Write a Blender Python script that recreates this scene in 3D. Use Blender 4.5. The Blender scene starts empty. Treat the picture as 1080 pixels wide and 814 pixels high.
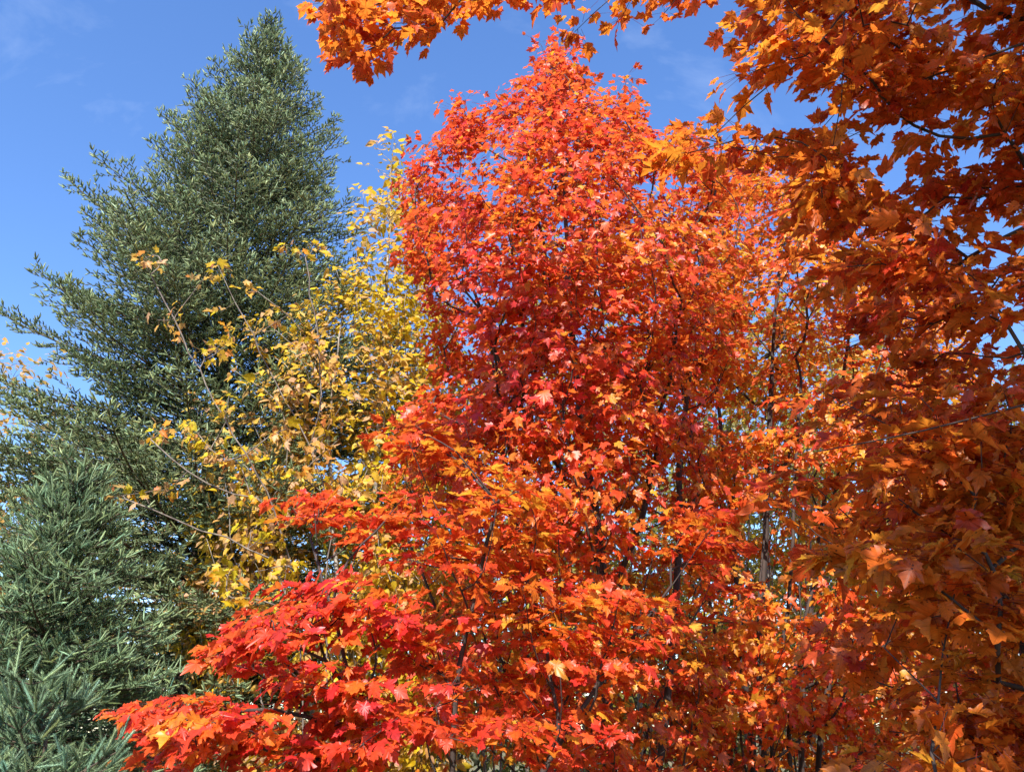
import bpy, math
import numpy as np
from mathutils import Vector

R = math.radians
scene = bpy.context.scene
COL = scene.collection

# ------------------------------------------------------------------ camera
PITCH = 22.0
CAM = np.array([0.0, 0.0, 1.6])
cam_d = bpy.data.cameras.new('camera')
cam_d.sensor_width = 36.0
cam_d.angle = R(62.0)
cam_d.clip_start = 0.05
cam_d.clip_end = 2000
cam = bpy.data.objects.new('camera', cam_d)
COL.objects.link(cam)
cam.location = CAM
cam.rotation_euler = (R(90 + PITCH), 0, 0)
scene.camera = cam

# ------------------------------------------------------------------ sky and sun
SUN_EL, SUN_AZ = 46.0, 190.0            # azimuth clockwise from +Y
world = bpy.data.worlds.new('World')
scene.world = world
world.use_nodes = True
wn, wl = world.node_tree.nodes, world.node_tree.links
bg = wn['Background']
sky = wn.new('ShaderNodeTexSky')
sky.sky_type = 'NISHITA'
sky.sun_disc = False
sky.sun_elevation = R(SUN_EL)
sky.sun_rotation = R(SUN_AZ)
sky.altitude = 0
sky.air_density, sky.dust_density, sky.ozone_density = 1.0, 0.12, 4.0
hsv = wn.new('ShaderNodeHueSaturation')
hsv.inputs['Hue'].default_value = 0.507
hsv.inputs['Saturation'].default_value = 1.14
wl.new(sky.outputs[0], hsv.inputs['Color'])
# faint wisps of high cloud
tc = wn.new('ShaderNodeTexCoord')
mp = wn.new('ShaderNodeMapping')
mp.inputs['Rotation'].default_value = (0.5, 0.6, 0.3)
mp.inputs['Scale'].default_value = (2.2, 5.0, 2.6)
ns = wn.new('ShaderNodeTexNoise')
ns.inputs['Scale'].default_value = 2.3
ns.inputs['Detail'].default_value = 9.0
ns.inputs['Roughness'].default_value = 0.58
ns.inputs['Distortion'].default_value = 0.5
rp = wn.new('ShaderNodeValToRGB')
rp.color_ramp.elements[0].position = 0.58
rp.color_ramp.elements[1].position = 0.86
rp.color_ramp.elements[1].color = (0.2, 0.2, 0.2, 1)
mx = wn.new('ShaderNodeMix')
mx.data_type = 'RGBA'
mx.inputs['B'].default_value = (3.6, 4.1, 5.0, 1)
wl.new(tc.outputs['Generated'], mp.inputs['Vector'])
wl.new(mp.outputs[0], ns.inputs['Vector'])
wl.new(ns.outputs['Fac'], rp.inputs[0])
wl.new(rp.outputs[0], mx.inputs['Factor'])
wl.new(hsv.outputs[0], mx.inputs['A'])
wl.new(mx.outputs['Result'], bg.inputs['Color'])
bg.inputs['Strength'].default_value = 0.14

sun_d = bpy.data.lights.new('sun', 'SUN')
sun_d.energy = 5.0
sun_d.angle = R(0.5)
sun_d.color = (1.0, 0.955, 0.88)
sun = bpy.data.objects.new('sun', sun_d)
COL.objects.link(sun)
TO_SUN = np.array([math.sin(R(SUN_AZ)) * math.cos(R(SUN_EL)), math.cos(R(SUN_AZ)) * math.cos(R(SUN_EL)), math.sin(R(SUN_EL))])
sun.location = (6, -12, 20)
sun.rotation_euler = Vector(TO_SUN).to_track_quat('Z', 'Y').to_euler()

vs = scene.view_settings
vs.view_transform = 'Standard'
vs.look = 'None'
vs.exposure = 1.2
vs.gamma = 1.0
vs.use_curve_mapping = False
cy = scene.cycles
cy.max_bounces = 8
cy.diffuse_bounces = 4
cy.glossy_bounces = 2
cy.transmission_bounces = 4
cy.transparent_max_bounces = 4
cy.sample_clamp_indirect = 6.0

# ------------------------------------------------------------------ helpers
FPX = 540.0 / math.tan(R(31.0))
cp, sp = math.cos(R(PITCH)), math.sin(R(PITCH))


def W(px, py, y):
    """point at world depth y seen in direction (px, py) of the 1080 x 814 photograph"""
    px = np.asarray(px, float); py = np.asarray(py, float); y = np.asarray(y, float)
    u = (px - 540) / FPX
    v = (407 - py) / FPX
    dx = u
    dy = cp - v * sp
    dz = sp + v * cp
    t = y / dy
    return np.stack([dx * t, y + 0 * t, CAM[2] + dz * t], -1)


def unit(a):
    return a / np.maximum(np.linalg.norm(a, axis=-1, keepdims=True), 1e-9)


def new_mesh(name, verts, faces_flat, face_len, mat, parent=None, smooth=True, attrs=None):
    me = bpy.data.meshes.new(name)
    verts = np.ascontiguousarray(verts, dtype=np.float32)
    faces_flat = np.ascontiguousarray(faces_flat, dtype=np.int32)
    face_len = np.ascontiguousarray(face_len, dtype=np.int32)
    me.vertices.add(len(verts))
    me.vertices.foreach_set('co', verts.ravel())
    me.loops.add(len(faces_flat))
    me.loops.foreach_set('vertex_index', faces_flat)
    me.polygons.add(len(face_len))
    st = np.zeros(len(face_len), np.int32)
    st[1:] = np.cumsum(face_len)[:-1]
    me.polygons.foreach_set('loop_start', st)
    me.polygons.foreach_set('use_smooth', np.full(len(face_len), smooth))
    if attrs:
        for k, a in attrs.items():
            if a.shape[1] == 4:
                at = me.attributes.new(k, 'FLOAT_COLOR', 'POINT')
                at.data.foreach_set('color', np.ascontiguousarray(a, np.float32).ravel())
            else:
                at = me.attributes.new(k, 'FLOAT_VECTOR', 'POINT')
                at.data.foreach_set('vector', np.ascontiguousarray(a, np.float32).ravel())
    me.update(calc_edges=True)
    me.materials.append(mat)
    o = bpy.data.objects.new(name, me)
    COL.objects.link(o)
    if parent is not None:
        o.parent = parent
    return o


class Geo:
    """collects pieces of one mesh"""
    def __init__(self):
        self.v, self.f, self.n, self.c, self.l, self.k = [], [], [], [], [], 0

    def add(self, v, f, n, c=None, l=None):
        self.v.append(v); self.f.append(f + self.k); self.n.append(n); self.k += len(v)
        if c is not None:
            self.c.append(c)
            self.l.append(l if l is not None else np.tile([[9.0, 9.0, 0.0]], (len(v), 1)))

    def build(self, name, mat, parent=None, smooth=True):
        at = None
        if self.c:
            at = {'tint': np.concatenate(self.c), 'local': np.concatenate(self.l)}
        return new_mesh(name, np.concatenate(self.v), np.concatenate(self.f), np.concatenate(self.n), mat, parent, smooth, at)


def thing(name, label, cat, loc, group=None):
    o = bpy.data.objects.new(name, None)
    o.empty_display_size = 0.3
    COL.objects.link(o)
    o['label'] = label
    o['category'] = cat
    if group:
        o['group'] = group
    return o


def frames(p0, p1):
    d = unit(p1 - p0)
    ref = np.where(np.abs(d[:, 2:3]) < 0.9, np.array([[0, 0, 1.0]]), np.array([[1.0, 0, 0]]))
    a = unit(np.cross(d, ref))
    return d, a, np.cross(d, a)


def sticks(p0, p1, r0, r1, sides=4):
    n = len(p0)
    d, a, b = frames(p0, p1)
    th = np.arange(sides) * 2 * math.pi / sides
    ring = np.cos(th)[None, :, None] * a[:, None] + np.sin(th)[None, :, None] * b[:, None]
    r0 = np.broadcast_to(np.asarray(r0, float), (n,)); r1 = np.broadcast_to(np.asarray(r1, float), (n,))
    v0 = p0[:, None] + ring * r0[:, None, None]
    v1 = p1[:, None] + ring * r1[:, None, None]
    v = np.concatenate([v0, v1], 1).reshape(-1, 3)
    i = np.arange(sides); j = (i + 1) % sides
    q = np.stack([i, j, j + sides, i + sides], 1)
    f = (q[None] + (np.arange(n) * 2 * sides)[:, None, None]).reshape(-1)
    return v, f, np.full(n * sides, 4)


def tube(pts, rad, sides=7):
    pts = np.asarray(pts, float); rad = np.asarray(rad, float)
    n = len(pts)
    tan = np.gradient(pts, axis=0) if n > 2 else np.tile(pts[1] - pts[0], (2, 1))
    tan = unit(tan)
    a = np.cross(tan[0], [0, 1.0, 0.13]); a /= np.linalg.norm(a) + 1e-9
    A = np.zeros_like(pts)
    for k in range(n):
        a = a - tan[k] * a.dot(tan[k]); a /= np.linalg.norm(a) + 1e-9
        A[k] = a
    B = np.cross(tan, A)
    th = np.arange(sides) * 2 * math.pi / sides
    v = (pts[:, None] + (np.cos(th)[None, :, None] * A[:, None] + np.sin(th)[None, :, None] * B[:, None]) * rad[:, None, None]).reshape(-1, 3)
    i = np.arange(sides); j = (i + 1) % sides
    q = np.stack([i, j, j + sides, i + sides], 1)
    f = (q[None] + (np.arange(n - 1) * sides)[:, None, None]).reshape(-1)
    ln = np.full((n - 1) * sides, 4)
    cap = np.arange(sides) + (n - 1) * sides
    return v, np.concatenate([f, cap]), np.concatenate([ln, [sides]])


# ------------------------------------------------------------------ materials
def leaf_material(name, trans=0.5, gloss=0.42, spots=0.0, tshift=(1.0, 1.0, 1.0), tgain=1.0, veins=0.3, spec=0.5):
    m = bpy.data.materials.new(name)
    m.use_nodes = True
    nt = m.node_tree; n, l = nt.nodes, nt.links
    p = n['Principled BSDF']; out = n['Material Output']
    at = n.new('ShaderNodeAttribute'); at.attribute_name = 'tint'
    lo = n.new('ShaderNodeAttribute'); lo.attribute_name = 'local'
    geo = n.new('ShaderNodeNewGeometry')
    # blotches within the leaf
    nz = n.new('ShaderNodeTexNoise'); nz.inputs['Scale'].default_value = 22.0; nz.inputs['Detail'].default_value = 3.0
    l.new(geo.outputs['Position'], nz.inputs['Vector'])
    mr = n.new('ShaderNodeMapRange'); mr.inputs['From Min'].default_value = 0.3; mr.inputs['From Max'].default_value = 0.7
    mr.inputs['To Min'].default_value = 0.66; mr.inputs['To Max'].default_value = 1.2
    l.new(nz.outputs['Fac'], mr.inputs['Value'])
    mu = n.new('ShaderNodeMix'); mu.data_type = 'RGBA'; mu.blend_type = 'MULTIPLY'; mu.inputs['Factor'].default_value = 1.0
    l.new(at.outputs['Color'], mu.inputs['A']); l.new(mr.outputs['Result'], mu.inputs['B'])
    colr = mu.outputs['Result']
    # midrib and side veins from the leaf's own coordinates
    sx = n.new('ShaderNodeSeparateXYZ'); l.new(lo.outputs['Vector'], sx.inputs[0])
    ab = n.new('ShaderNodeMath'); ab.operation = 'ABSOLUTE'; l.new(sx.outputs['X'], ab.inputs[0])
    ma = n.new('ShaderNodeMath'); ma.operation = 'MULTIPLY'; ma.inputs[1].default_value = 0.8; l.new(ab.outputs[0], ma.inputs[0])
    su = n.new('ShaderNodeMath'); su.operation = 'SUBTRACT'; l.new(sx.outputs['Y'], su.inputs[0]); l.new(ma.outputs[0], su.inputs[1])
    ml = n.new('ShaderNodeMath'); ml.operation = 'MULTIPLY'; ml.inputs[1].default_value = 6.0; l.new(su.outputs[0], ml.inputs[0])
    pp = n.new('ShaderNodeMath'); pp.operation = 'PINGPONG'; pp.inputs[1].default_value = 0.5; l.new(ml.outputs[0], pp.inputs[0])
    v1 = n.new('ShaderNodeMath'); v1.operation = 'LESS_THAN'; v1.inputs[1].default_value = 0.07; l.new(pp.outputs[0], v1.inputs[0])
    v2 = n.new('ShaderNodeMath'); v2.operation = 'LESS_THAN'; v2.inputs[1].default_value = 0.014; l.new(ab.outputs[0], v2.inputs[0])
    vm = n.new('ShaderNodeMath'); vm.operation = 'MAXIMUM'; l.new(v1.outputs[0], vm.inputs[0]); l.new(v2.outputs[0], vm.inputs[1])
    vk = n.new('ShaderNodeMath'); vk.operation = 'MULTIPLY'; vk.inputs[1].default_value = veins; l.new(vm.outputs[0], vk.inputs[0])
    dk = n.new('ShaderNodeMix'); dk.data_type = 'RGBA'; dk.blend_type = 'MULTIPLY'
    dk.inputs['B'].default_value = (0.55, 0.5, 0.4, 1)
    l.new(vk.outputs[0], dk.inputs['Factor']); l.new(colr, dk.inputs['A'])
    colr = dk.outputs['Result']
    if spots > 0:
        vo = n.new('ShaderNodeTexVoronoi'); vo.inputs['Scale'].default_value = 55.0
        l.new(geo.outputs['Position'], vo.inputs['Vector'])
        lt = n.new('ShaderNodeMath'); lt.operation = 'LESS_THAN'; lt.inputs[1].default_value = 0.2
        l.new(vo.outputs['Distance'], lt.inputs[0])
        n2 = n.new('ShaderNodeTexNoise'); n2.inputs['Scale'].default_value = 9.0
        l.new(geo.outputs['Position'], n2.inputs['Vector'])
        gt = n.new('ShaderNodeMath'); gt.operation = 'GREATER_THAN'; gt.inputs[1].default_value = 0.5
        l.new(n2.outputs['Fac'], gt.inputs[0])
        an = n.new('ShaderNodeMath'); an.operation = 'MULTIPLY'; l.new(lt.outputs[0], an.inputs[0]); l.new(gt.outputs[0], an.inputs[1])
        a2 = n.new('ShaderNodeMath'); a2.operation = 'MULTIPLY'; a2.inputs[1].default_value = spots; l.new(an.outputs[0], a2.inputs[0])
        sm = n.new('ShaderNodeMix'); sm.data_type = 'RGBA'; sm.inputs['B'].default_value = (0.03, 0.012, 0.008, 1)
        l.new(a2.outputs[0], sm.inputs['Factor']); l.new(colr, sm.inputs['A'])
        colr = sm.outputs['Result']
    l.new(colr, p.inputs['Base Color'])
    p.inputs['Roughness'].default_value = gloss
    p.inputs['Specular IOR Level'].default_value = spec
    tr = n.new('ShaderNodeBsdfTranslucent')
    gm = n.new('ShaderNodeGamma'); gm.inputs['Gamma'].default_value = 0.68
    l.new(colr, gm.inputs['Color'])
    tm = n.new('ShaderNodeMix'); tm.data_type = 'RGBA'; tm.blend_type = 'MULTIPLY'; tm.inputs['Factor'].default_value = 1.0
    tm.inputs['B'].default_value = (tshift[0] * tgain, tshift[1] * tgain, tshift[2] * tgain, 1)
    l.new(gm.outputs[0], tm.inputs['A']); l.new(tm.outputs['Result'], tr.inputs['Color'])
    ms = n.new('ShaderNodeMixShader'); ms.inputs['Fac'].default_value = trans
    l.new(p.outputs[0], ms.inputs[1]); l.new(tr.outputs[0], ms.inputs[2])
    l.new(ms.outputs[0], out.inputs['Surface'])
    return m


def bark_material(name, c0, c1, scale=30.0, stretch=6.0):
    m = bpy.data.materials.new(name)
    m.use_nodes = True
    n, l = m.node_tree.nodes, m.node_tree.links
    p = n['Principled BSDF']
    tcx = n.new('ShaderNodeTexCoord')
    mpx = n.new('ShaderNodeMapping'); mpx.inputs['Scale'].default_value = (1, 1, 1 / stretch)
    nz = n.new('ShaderNodeTexNoise'); nz.inputs['Scale'].default_value = scale; nz.inputs['Detail'].default_value = 6
    l.new(tcx.outputs['Object'], mpx.inputs['Vector']); l.new(mpx.outputs[0], nz.inputs['Vector'])
    r = n.new('ShaderNodeValToRGB')
    r.color_ramp.elements[0].position = 0.35; r.color_ramp.elements[0].color = (*c0, 1)
    r.color_ramp.elements[1].position = 0.68; r.color_ramp.elements[1].color = (*c1, 1)
    l.new(nz.outputs['Fac'], r.inputs[0]); l.new(r.outputs[0], p.inputs['Base Color'])
    bu = n.new('ShaderNodeBump'); bu.inputs['Strength'].default_value = 0.5; bu.inputs['Distance'].default_value = 0.01
    l.new(nz.outputs['Fac'], bu.inputs['Height']); l.new(bu.outputs[0], p.inputs['Normal'])
    p.inputs['Roughness'].default_value = 0.85
    return m


M_MAPLE = leaf_material('red maple leaf', trans=0.5, veins=0.5, spots=0.5, tshift=(1.0, 0.95, 0.45), tgain=1.1)
M_NEAR = leaf_material('orange maple leaf', trans=0.6, spots=0.85, tshift=(0.98, 0.96, 0.4), tgain=1.15, veins=0.5)
M_YELLOW = leaf_material('yellow leaf', trans=0.5, tshift=(1, 0.95, 0.5), tgain=0.95, gloss=0.5, veins=0.2)
M_NEEDLE = leaf_material('spruce needles', trans=0.15, gloss=0.5, veins=0.0, spec=0.25)
M_BARK = bark_material('dark maple bark', (0.05, 0.035, 0.028), (0.13, 0.095, 0.075))
M_BARKD = bark_material('dark twig bark', (0.022, 0.014, 0.012), (0.06, 0.038, 0.03))
M_GREY = bark_material('grey bark', (0.13, 0.11, 0.09), (0.36, 0.32, 0.27))
M_TWIG = bark_material('brown grey twig bark', (0.08, 0.06, 0.05), (0.22, 0.18, 0.14))
M_SPRUCEBARK = bark_material('spruce bark', (0.045, 0.03, 0.02), (0.13, 0.09, 0.06))

# ------------------------------------------------------------------ leaf shapes (x across, y along, fan centre first)
def sym(half, c):
    h = np.array(half, float)
    left = h[::-1].copy(); left[:, 0] *= -1
    keep = left[(left[:, 0] != 0)]
    return np.concatenate([[c], h, keep])


MAPLE_FINE = sym([(0.0, 0.0), (0.10, -0.06), (0.22, 0.0), (0.38, 0.02), (0.33, 0.10), (0.42, 0.20), (0.31, 0.25), (0.44, 0.34), (0.50, 0.48),
                  (0.62, 0.62), (0.48, 0.60), (0.40, 0.66), (0.36, 0.58), (0.26, 0.56), (0.28, 0.68), (0.30, 0.76), (0.19, 0.80),
                  (0.12, 0.88), (0.0, 1.08)], (0, 0.32))
MAPLE_MID = sym([(0.0, 0.0), (0.18, -0.04), (0.40, 0.06), (0.32, 0.24), (0.46, 0.40), (0.60, 0.62), (0.38, 0.62), (0.20, 0.52), (0.27, 0.76),
                 (0.13, 0.84), (0.0, 1.06)], (0, 0.32))
MAPLE_LOW = sym([(0.0, 0.0), (0.38, 0.05), (0.31, 0.25), (0.58, 0.62), (0.20, 0.55), (0.24, 0.76), (0.0, 1.05)], (0, 0.32))
OVATE = sym([(0.0, 0.0), (0.26, 0.10), (0.38, 0.32), (0.30, 0.60), (0.12, 0.85), (0.0, 1.05)], (0, 0.4))
OVATE_LOW = sym([(0.0, 0.0), (0.33, 0.2), (0.30, 0.6), (0.0, 1.05)], (0, 0.42))


def leaves(geo, tmpl, pos, nrm, tip, size, col, rng, curl=0.22, fold=0.25):
    n, k = len(pos), len(tmpl)
    nrm = unit(nrm)
    t = unit(tip - nrm * np.sum(tip * nrm, 1, keepdims=True))
    b = np.cross(t, nrm)
    x = tmpl[:, 0][None]; y = tmpl[:, 1][None]
    cu = (curl * (rng.normal(1.0, 0.9, n)))[:, None]
    fo = (fold * (rng.random(n) ** 2 * 3.2 - 0.3))[:, None]
    tw = (rng.normal(0, 0.22, n))[:, None]
    nar = (0.58 + 0.52 * rng.random(n))[:, None]
    wav = rng.normal(0, 0.045, (n, k))
    z = -cu * y * y + fo * np.abs(x) - 0.6 * cu * x * x + tw * x * y + wav
    s = size[:, None, None]
    asx = x * nar * (1 + 0.12 * rng.normal(0, 1, (n, 1)) * np.sign(x))
    v = pos[:, None] + s * (asx[..., None] * b[:, None] + y[..., None] * t[:, None] + z[..., None] * nrm[:, None])
    i = np.arange(1, k); j = np.where(i + 1 < k, i + 1, 1)
    tri = np.stack([np.zeros_like(i), i, j], 1)
    f = (tri[None] + (np.arange(n) * k)[:, None, None]).reshape(-1)
    c = np.repeat(np.concatenate([col, np.ones((n, 1))], 1)[:, None], k, 1)
    rr_ = np.linalg.norm(np.stack([x, y - 0.4], -1), axis=-1)[..., None]
    brown = (rng.random((n, 1, 1)) ** 2.2) * 0.75 * rr_ ** 1.5
    c[..., :3] *= 1.0 - np.clip(brown, 0, 0.75) * np.array([0.55, 0.8, 0.8])
    loc = np.stack([np.broadcast_to(x, (n, k)), np.broadcast_to(y, (n, k)), np.zeros((n, k))], -1)
    geo.add(v.reshape(-1, 3), f, np.full(n * (k - 1), 3), c.reshape(-1, 4), loc.reshape(-1, 3))


# ------------------------------------------------------------------ branching: each new twig joins the cheapest point of the tree so far
def grow(stems, targets, rng, alpha=0.35, rise=0.6, tipr=0.0022, expo=2.35, bend=0.05, wander=0.006):
    P, par, plen, stem = [], [], [], []
    for si, st in enumerate(stems):
        base = len(P)
        st = np.asarray(st, float)
        # resample the stem with a soft wander
        seg = np.linalg.norm(np.diff(st, axis=0), axis=1)
        d = np.concatenate([[0], np.cumsum(seg)])
        m = max(3, int(d[-1] / 0.16))
        q = np.linspace(0, d[-1], m)
        pts = np.stack([np.interp(q, d, st[:, a]) for a in range(3)], 1)
        ker = np.array([1, 2, 3, 2, 1.0]); ker /= ker.sum()
        if m > 6:
            pad = np.concatenate([np.repeat(pts[:1], 2, 0), pts, np.repeat(pts[-1:], 2, 0)])
            sm = np.stack([np.convolve(pad[:, a], ker, 'valid') for a in range(3)], 1)
            sm[0], sm[-1] = pts[0], pts[-1]
            pts = sm
        pts[1:] += np.cumsum(rng.normal(0, wander, (m - 1, 3)), 0)
        root = -1
        if si > 0:
            P0 = np.array(P)
            dd = np.linalg.norm(P0 - pts[0], axis=1)
            j = int(dd.argmin())
            if dd[j] < 0.6:
                root = j
                pts[0] = P0[j] + (pts[1] - P0[j]) * 0.15
        for k in range(m):
            P.append(pts[k]); par.append(root if k == 0 else base + k - 1)
            stem.append(si)
            plen.append((plen[root] if root >= 0 and k == 0 else 0 if k == 0 else plen[-1] + np.linalg.norm(pts[k] - pts[k - 1])))
    nst = len(P)
    T = np.asarray(targets, float)
    nT = len(T)
    P = np.array(P); plen = np.array(plen)
    best = np.full(nT, 1e9); bi = np.zeros(nT, int)

    def cost(t, p, pl):
        d = t - p
        dist = np.linalg.norm(d, axis=-1)
        drop = np.maximum(0, 0.25 * np.linalg.norm(d[..., :2], axis=-1) - d[..., 2])
        return dist + alpha * pl + rise * drop
    for i in range(nst):
        c = cost(T, P[i], plen[i])
        mk = c < best
        best[mk] = c[mk]; bi[mk] = i
    done = np.zeros(nT, bool)
    P = list(P); plen = list(plen)
    istwig = [False] * nst
    for _ in range(nT):
        k = int(np.argmin(np.where(done, 1e9, best)))
        done[k] = True
        src = bi[k]
        p0, p1 = P[src], T[k]
        L = np.linalg.norm(p1 - p0)
        ns_ = int(L / 0.22)
        prev = src
        for q in range(ns_):
            f = (q + 1) / (ns_ + 1)
            mid = p0 + (p1 - p0) * f + rng.normal(0, bend * L * 0.5, 3) + np.array([0, 0, -0.10 * L * math.sin(math.pi * f)])
            P.append(mid); par.append(prev); plen.append(plen[prev] + L / (ns_ + 1)); istwig.append(False); stem.append(stem[src])
            prev = len(P) - 1
        P.append(p1); par.append(prev); plen.append(plen[prev] + L / (ns_ + 1)); istwig.append(True); stem.append(stem[src])
        new = range(len(P) - ns_ - 1, len(P))
        for i in new:
            c = cost(T, P[i], plen[i])
            mk = (c < best) & ~done
            best[mk] = c[mk]; bi[mk] = i
    P = np.array(P); par = np.array(par); n = len(P)
    first = np.full(n, -1)
    for i in range(n - 1, nst - 1, -1):
        first[par[i]] = i
    ii = np.arange(nst, n)
    ii = ii[first[ii] >= 0]
    for _ in range(2):
        P[ii] = 0.5 * P[ii] + 0.25 * P[par[ii]] + 0.25 * P[first[ii]]
    rad = np.zeros(n)
    acc = np.zeros(n)
    for i in range(n - 1, -1, -1):
        rad[i] = (acc[i] + tipr ** expo) ** (1 / expo)
        if par[i] >= 0:
            acc[par[i]] += rad[i] ** expo
    # children of stems come later than their parents except along resampled stems, which are ordered too
    return dict(P=P, par=par, rad=rad, twig=np.array(istwig), nst=nst, stem=np.array(stem))


def wood(tree, parent, mat, trunk_name='trunk', limb_min=14, sides=6, rmul=1.0, rcap=9.0):
    """trunk stems as one mesh each, every large limb its own mesh, the small shoots stay with the stem they grow on"""
    P, par, rad, nst, stem = tree['P'], tree['par'], tree['rad'] * rmul, tree['nst'], tree['stem']
    rad = np.minimum(rad, np.where(stem == 0, rcap[0], rcap[1])) if isinstance(rcap, tuple) else np.minimum(rad, rcap)
    n = len(P)
    kids = [[] for _ in range(n)]
    size = np.ones(n, int)
    for i in range(n - 1, -1, -1):
        if par[i] >= 0:
            kids[par[i]].append(i); size[par[i]] += size[i]
    nstem = stem.max() + 1
    owner = np.full(n, -1)
    parts = [Geo() for _ in range(nstem)]
    names = [trunk_name] + ['limb'] * (nstem - 1)
    for s in range(nstem):
        idx = np.where((stem[:nst] == s))[0]
        if par[idx[0]] < 0:
            names[s] = trunk_name
    for i in range(n):
        if i < nst:
            owner[i] = stem[i]
        elif par[i] < nst and size[i] >= limb_min:
            parts.append(Geo()); names.append('limb'); owner[i] = len(parts) - 1
        else:
            owner[i] = owner[par[i]]
    started = np.zeros(n, bool)
    for i in range(n):
        if started[i]:
            continue
        # chain from i downwards along the heaviest child
        ch = [i]
        started[i] = True
        while True:
            ks = [k for k in kids[ch[-1]] if not started[k] and owner[k] == owner[i] and (k < nst) == (i < nst)]
            if not ks:
                break
            k = max(ks, key=lambda q: rad[q])
            started[k] = True
            ch.append(k)
        pts = P[ch]; rr = rad[ch].copy()
        if par[i] >= 0:
            pts = np.concatenate([P[par[i]][None], pts]); rr = np.concatenate([[min(rad[par[i]] * 0.8, rr[0] * 1.25)], rr])
        if len(pts) < 2:
            continue
        sd = sides if rr.max() > 0.008 else 4
        if rr.max() > 0.03:
            sd = 10
        parts[owner[i]].add(*tube(pts, rr, sd))
    out = []
    for g, nm in zip(parts, names):
        if g.k:
            out.append(g.build(nm, mat, parent))
    return out


def in_poly(poly, px, py):
    poly = np.asarray(poly, float)
    c = np.zeros(len(px), bool)
    j = len(poly) - 1
    for i in range(len(poly)):
        xi, yi = poly[i]; xj, yj = poly[j]
        m = ((yi > py) != (yj > py)) & (px < (xj - xi) * (py - yi) / (yj - yi + 1e-12) + xi)
        c ^= m
        j = i
    return c


def edge_dist(poly, px, py):
    poly = np.asarray(poly, float)
    d = np.full(len(px), 1e9)
    for i in range(len(poly)):
        a = poly[i]; b = poly[(i + 1) % len(poly)]
        ab = b - a
        t = np.clip(((px - a[0]) * ab[0] + (py - a[1]) * ab[1]) / (ab.dot(ab) + 1e-9), 0, 1)
        d = np.minimum(d, np.hypot(px - a[0] - t * ab[0], py - a[1] - t * ab[1]))
    return d


def crown_points(poly, n, y0, half, round_px, rng, shell=0.5, dens=None, minsep=0.0, clump=0.0):
    """points through the volume of a crown whose silhouette is poly and whose depth swells away from the outline"""
    poly = np.asarray(poly, float)
    lo, hi = poly.min(0), poly.max(0)
    out = []
    tot = 0
    K = max(4000, n * 4)
    while tot < n:
        px = rng.uniform(lo[0], hi[0], K); py = rng.uniform(lo[1], hi[1], K)
        m = in_poly(poly, px, py)
        if dens is not None:
            m &= rng.random(K) < dens(px, py)
        px, py = px[m], py[m]
        e = np.clip(edge_dist(poly, px, py) / round_px, 0.02, 1)
        h = half * np.sqrt(1 - (1 - e) ** 2)
        u = rng.uniform(-1, 1, len(px))
        u = np.sign(u) * np.abs(u) ** shell
        p = W(px, py, y0 + h * u)
        if clump > 0:      # leave natural hollows between sprays
            q = p * clump
            f = np.sin(q[:, 0] * 1.7 + 1.3 * np.sin(q[:, 1])) + np.sin(q[:, 1] * 1.9 + q[:, 2] * 0.6) + np.sin(q[:, 2] * 2.6 + 1.1 * np.sin(q[:, 0]))
            p = p[f > -0.75]
        out.append(p); tot += len(p)
    p = np.concatenate(out)[:n]
    if minsep > 0:
        cell = {}
        keep = []
        for i, c in enumerate(np.floor(p / minsep).astype(int)):
            k = tuple(c)
            if k not in cell:
                cell[k] = 1; keep.append(i)
        p = p[keep]
    return p


def ramp(stops, t):
    s = np.array([a for a, _ in stops]); c = np.array([b for _, b in stops])
    return np.stack([np.interp(t, s, c[:, k]) for k in range(3)], 1)


def dress(geo, tree, tmpl, rng, per, size, spread, colour, flat=0.5, up=0.8, out=0.4, rnd=0.5, droop=0.5, centre=None, petiole=0.05, psides=3,
          curl=0.22, fold=0.25, pcol=(0.22, 0.03, 0.02), sunny=0.3, keep=None, prad=0.0011):
    P, par, tw = tree['P'], tree['par'], tree['twig']
    idx = np.where(tw)[0]
    if keep is not None:
        idx = idx[keep(P[idx])]
    cnt = rng.poisson(per, len(idx)) + 1
    src = np.repeat(idx, cnt)
    n = len(src)
    d = unit(P[src] - P[par[src]])
    off = rng.normal(0, 1, (n, 3)); off[:, 2] *= flat
    off = unit(off) * (spread * rng.random((n, 1)) ** 0.6) * np.array([1, 1, flat])
    base = P[src] + off
    c = P[tw].mean(0) if centre is None else np.asarray(centre)
    o = P[src] - c; o[:, 2] *= 0.3
    o = unit(o)
    jit = np.repeat(rng.normal(0, 1, (len(idx), 3)), cnt, 0)
    nrm = np.array([0, 0, 1.0]) * up + o * out + TO_SUN * sunny + rng.normal(0, 1, (n, 3)) * rnd * 0.75 + jit * rnd * 0.65
    nrm = unit(nrm)
    tipd = unit(off * np.array([1, 1, 0.3])) * 0.7 + o * 0.4 + d * 0.3 + np.array([0, 0, -1.0]) * droop + rng.normal(0, 0.35, (n, 3))
    sz = size * np.clip(rng.normal(1, 0.30, n), 0.45, 1.7)
    leaves(geo, tmpl, base, nrm, tipd, sz, colour(base, n), rng, curl, fold)
    if petiole > 0:
        tt = unit(tipd - nrm * np.sum(tipd * nrm, 1, keepdims=True))
        q = P[src] * 0.55 + base * 0.45 - tt * petiole * 0.3 + np.array([0, 0, 0.012])
        v, f, ln = sticks(q, base + tt * 0.004, prad, prad * 0.8, psides)
        cc = np.tile([[*pcol, 1.0]], (len(v), 1))
        geo.add(v, f, ln, cc)
    return n


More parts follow.
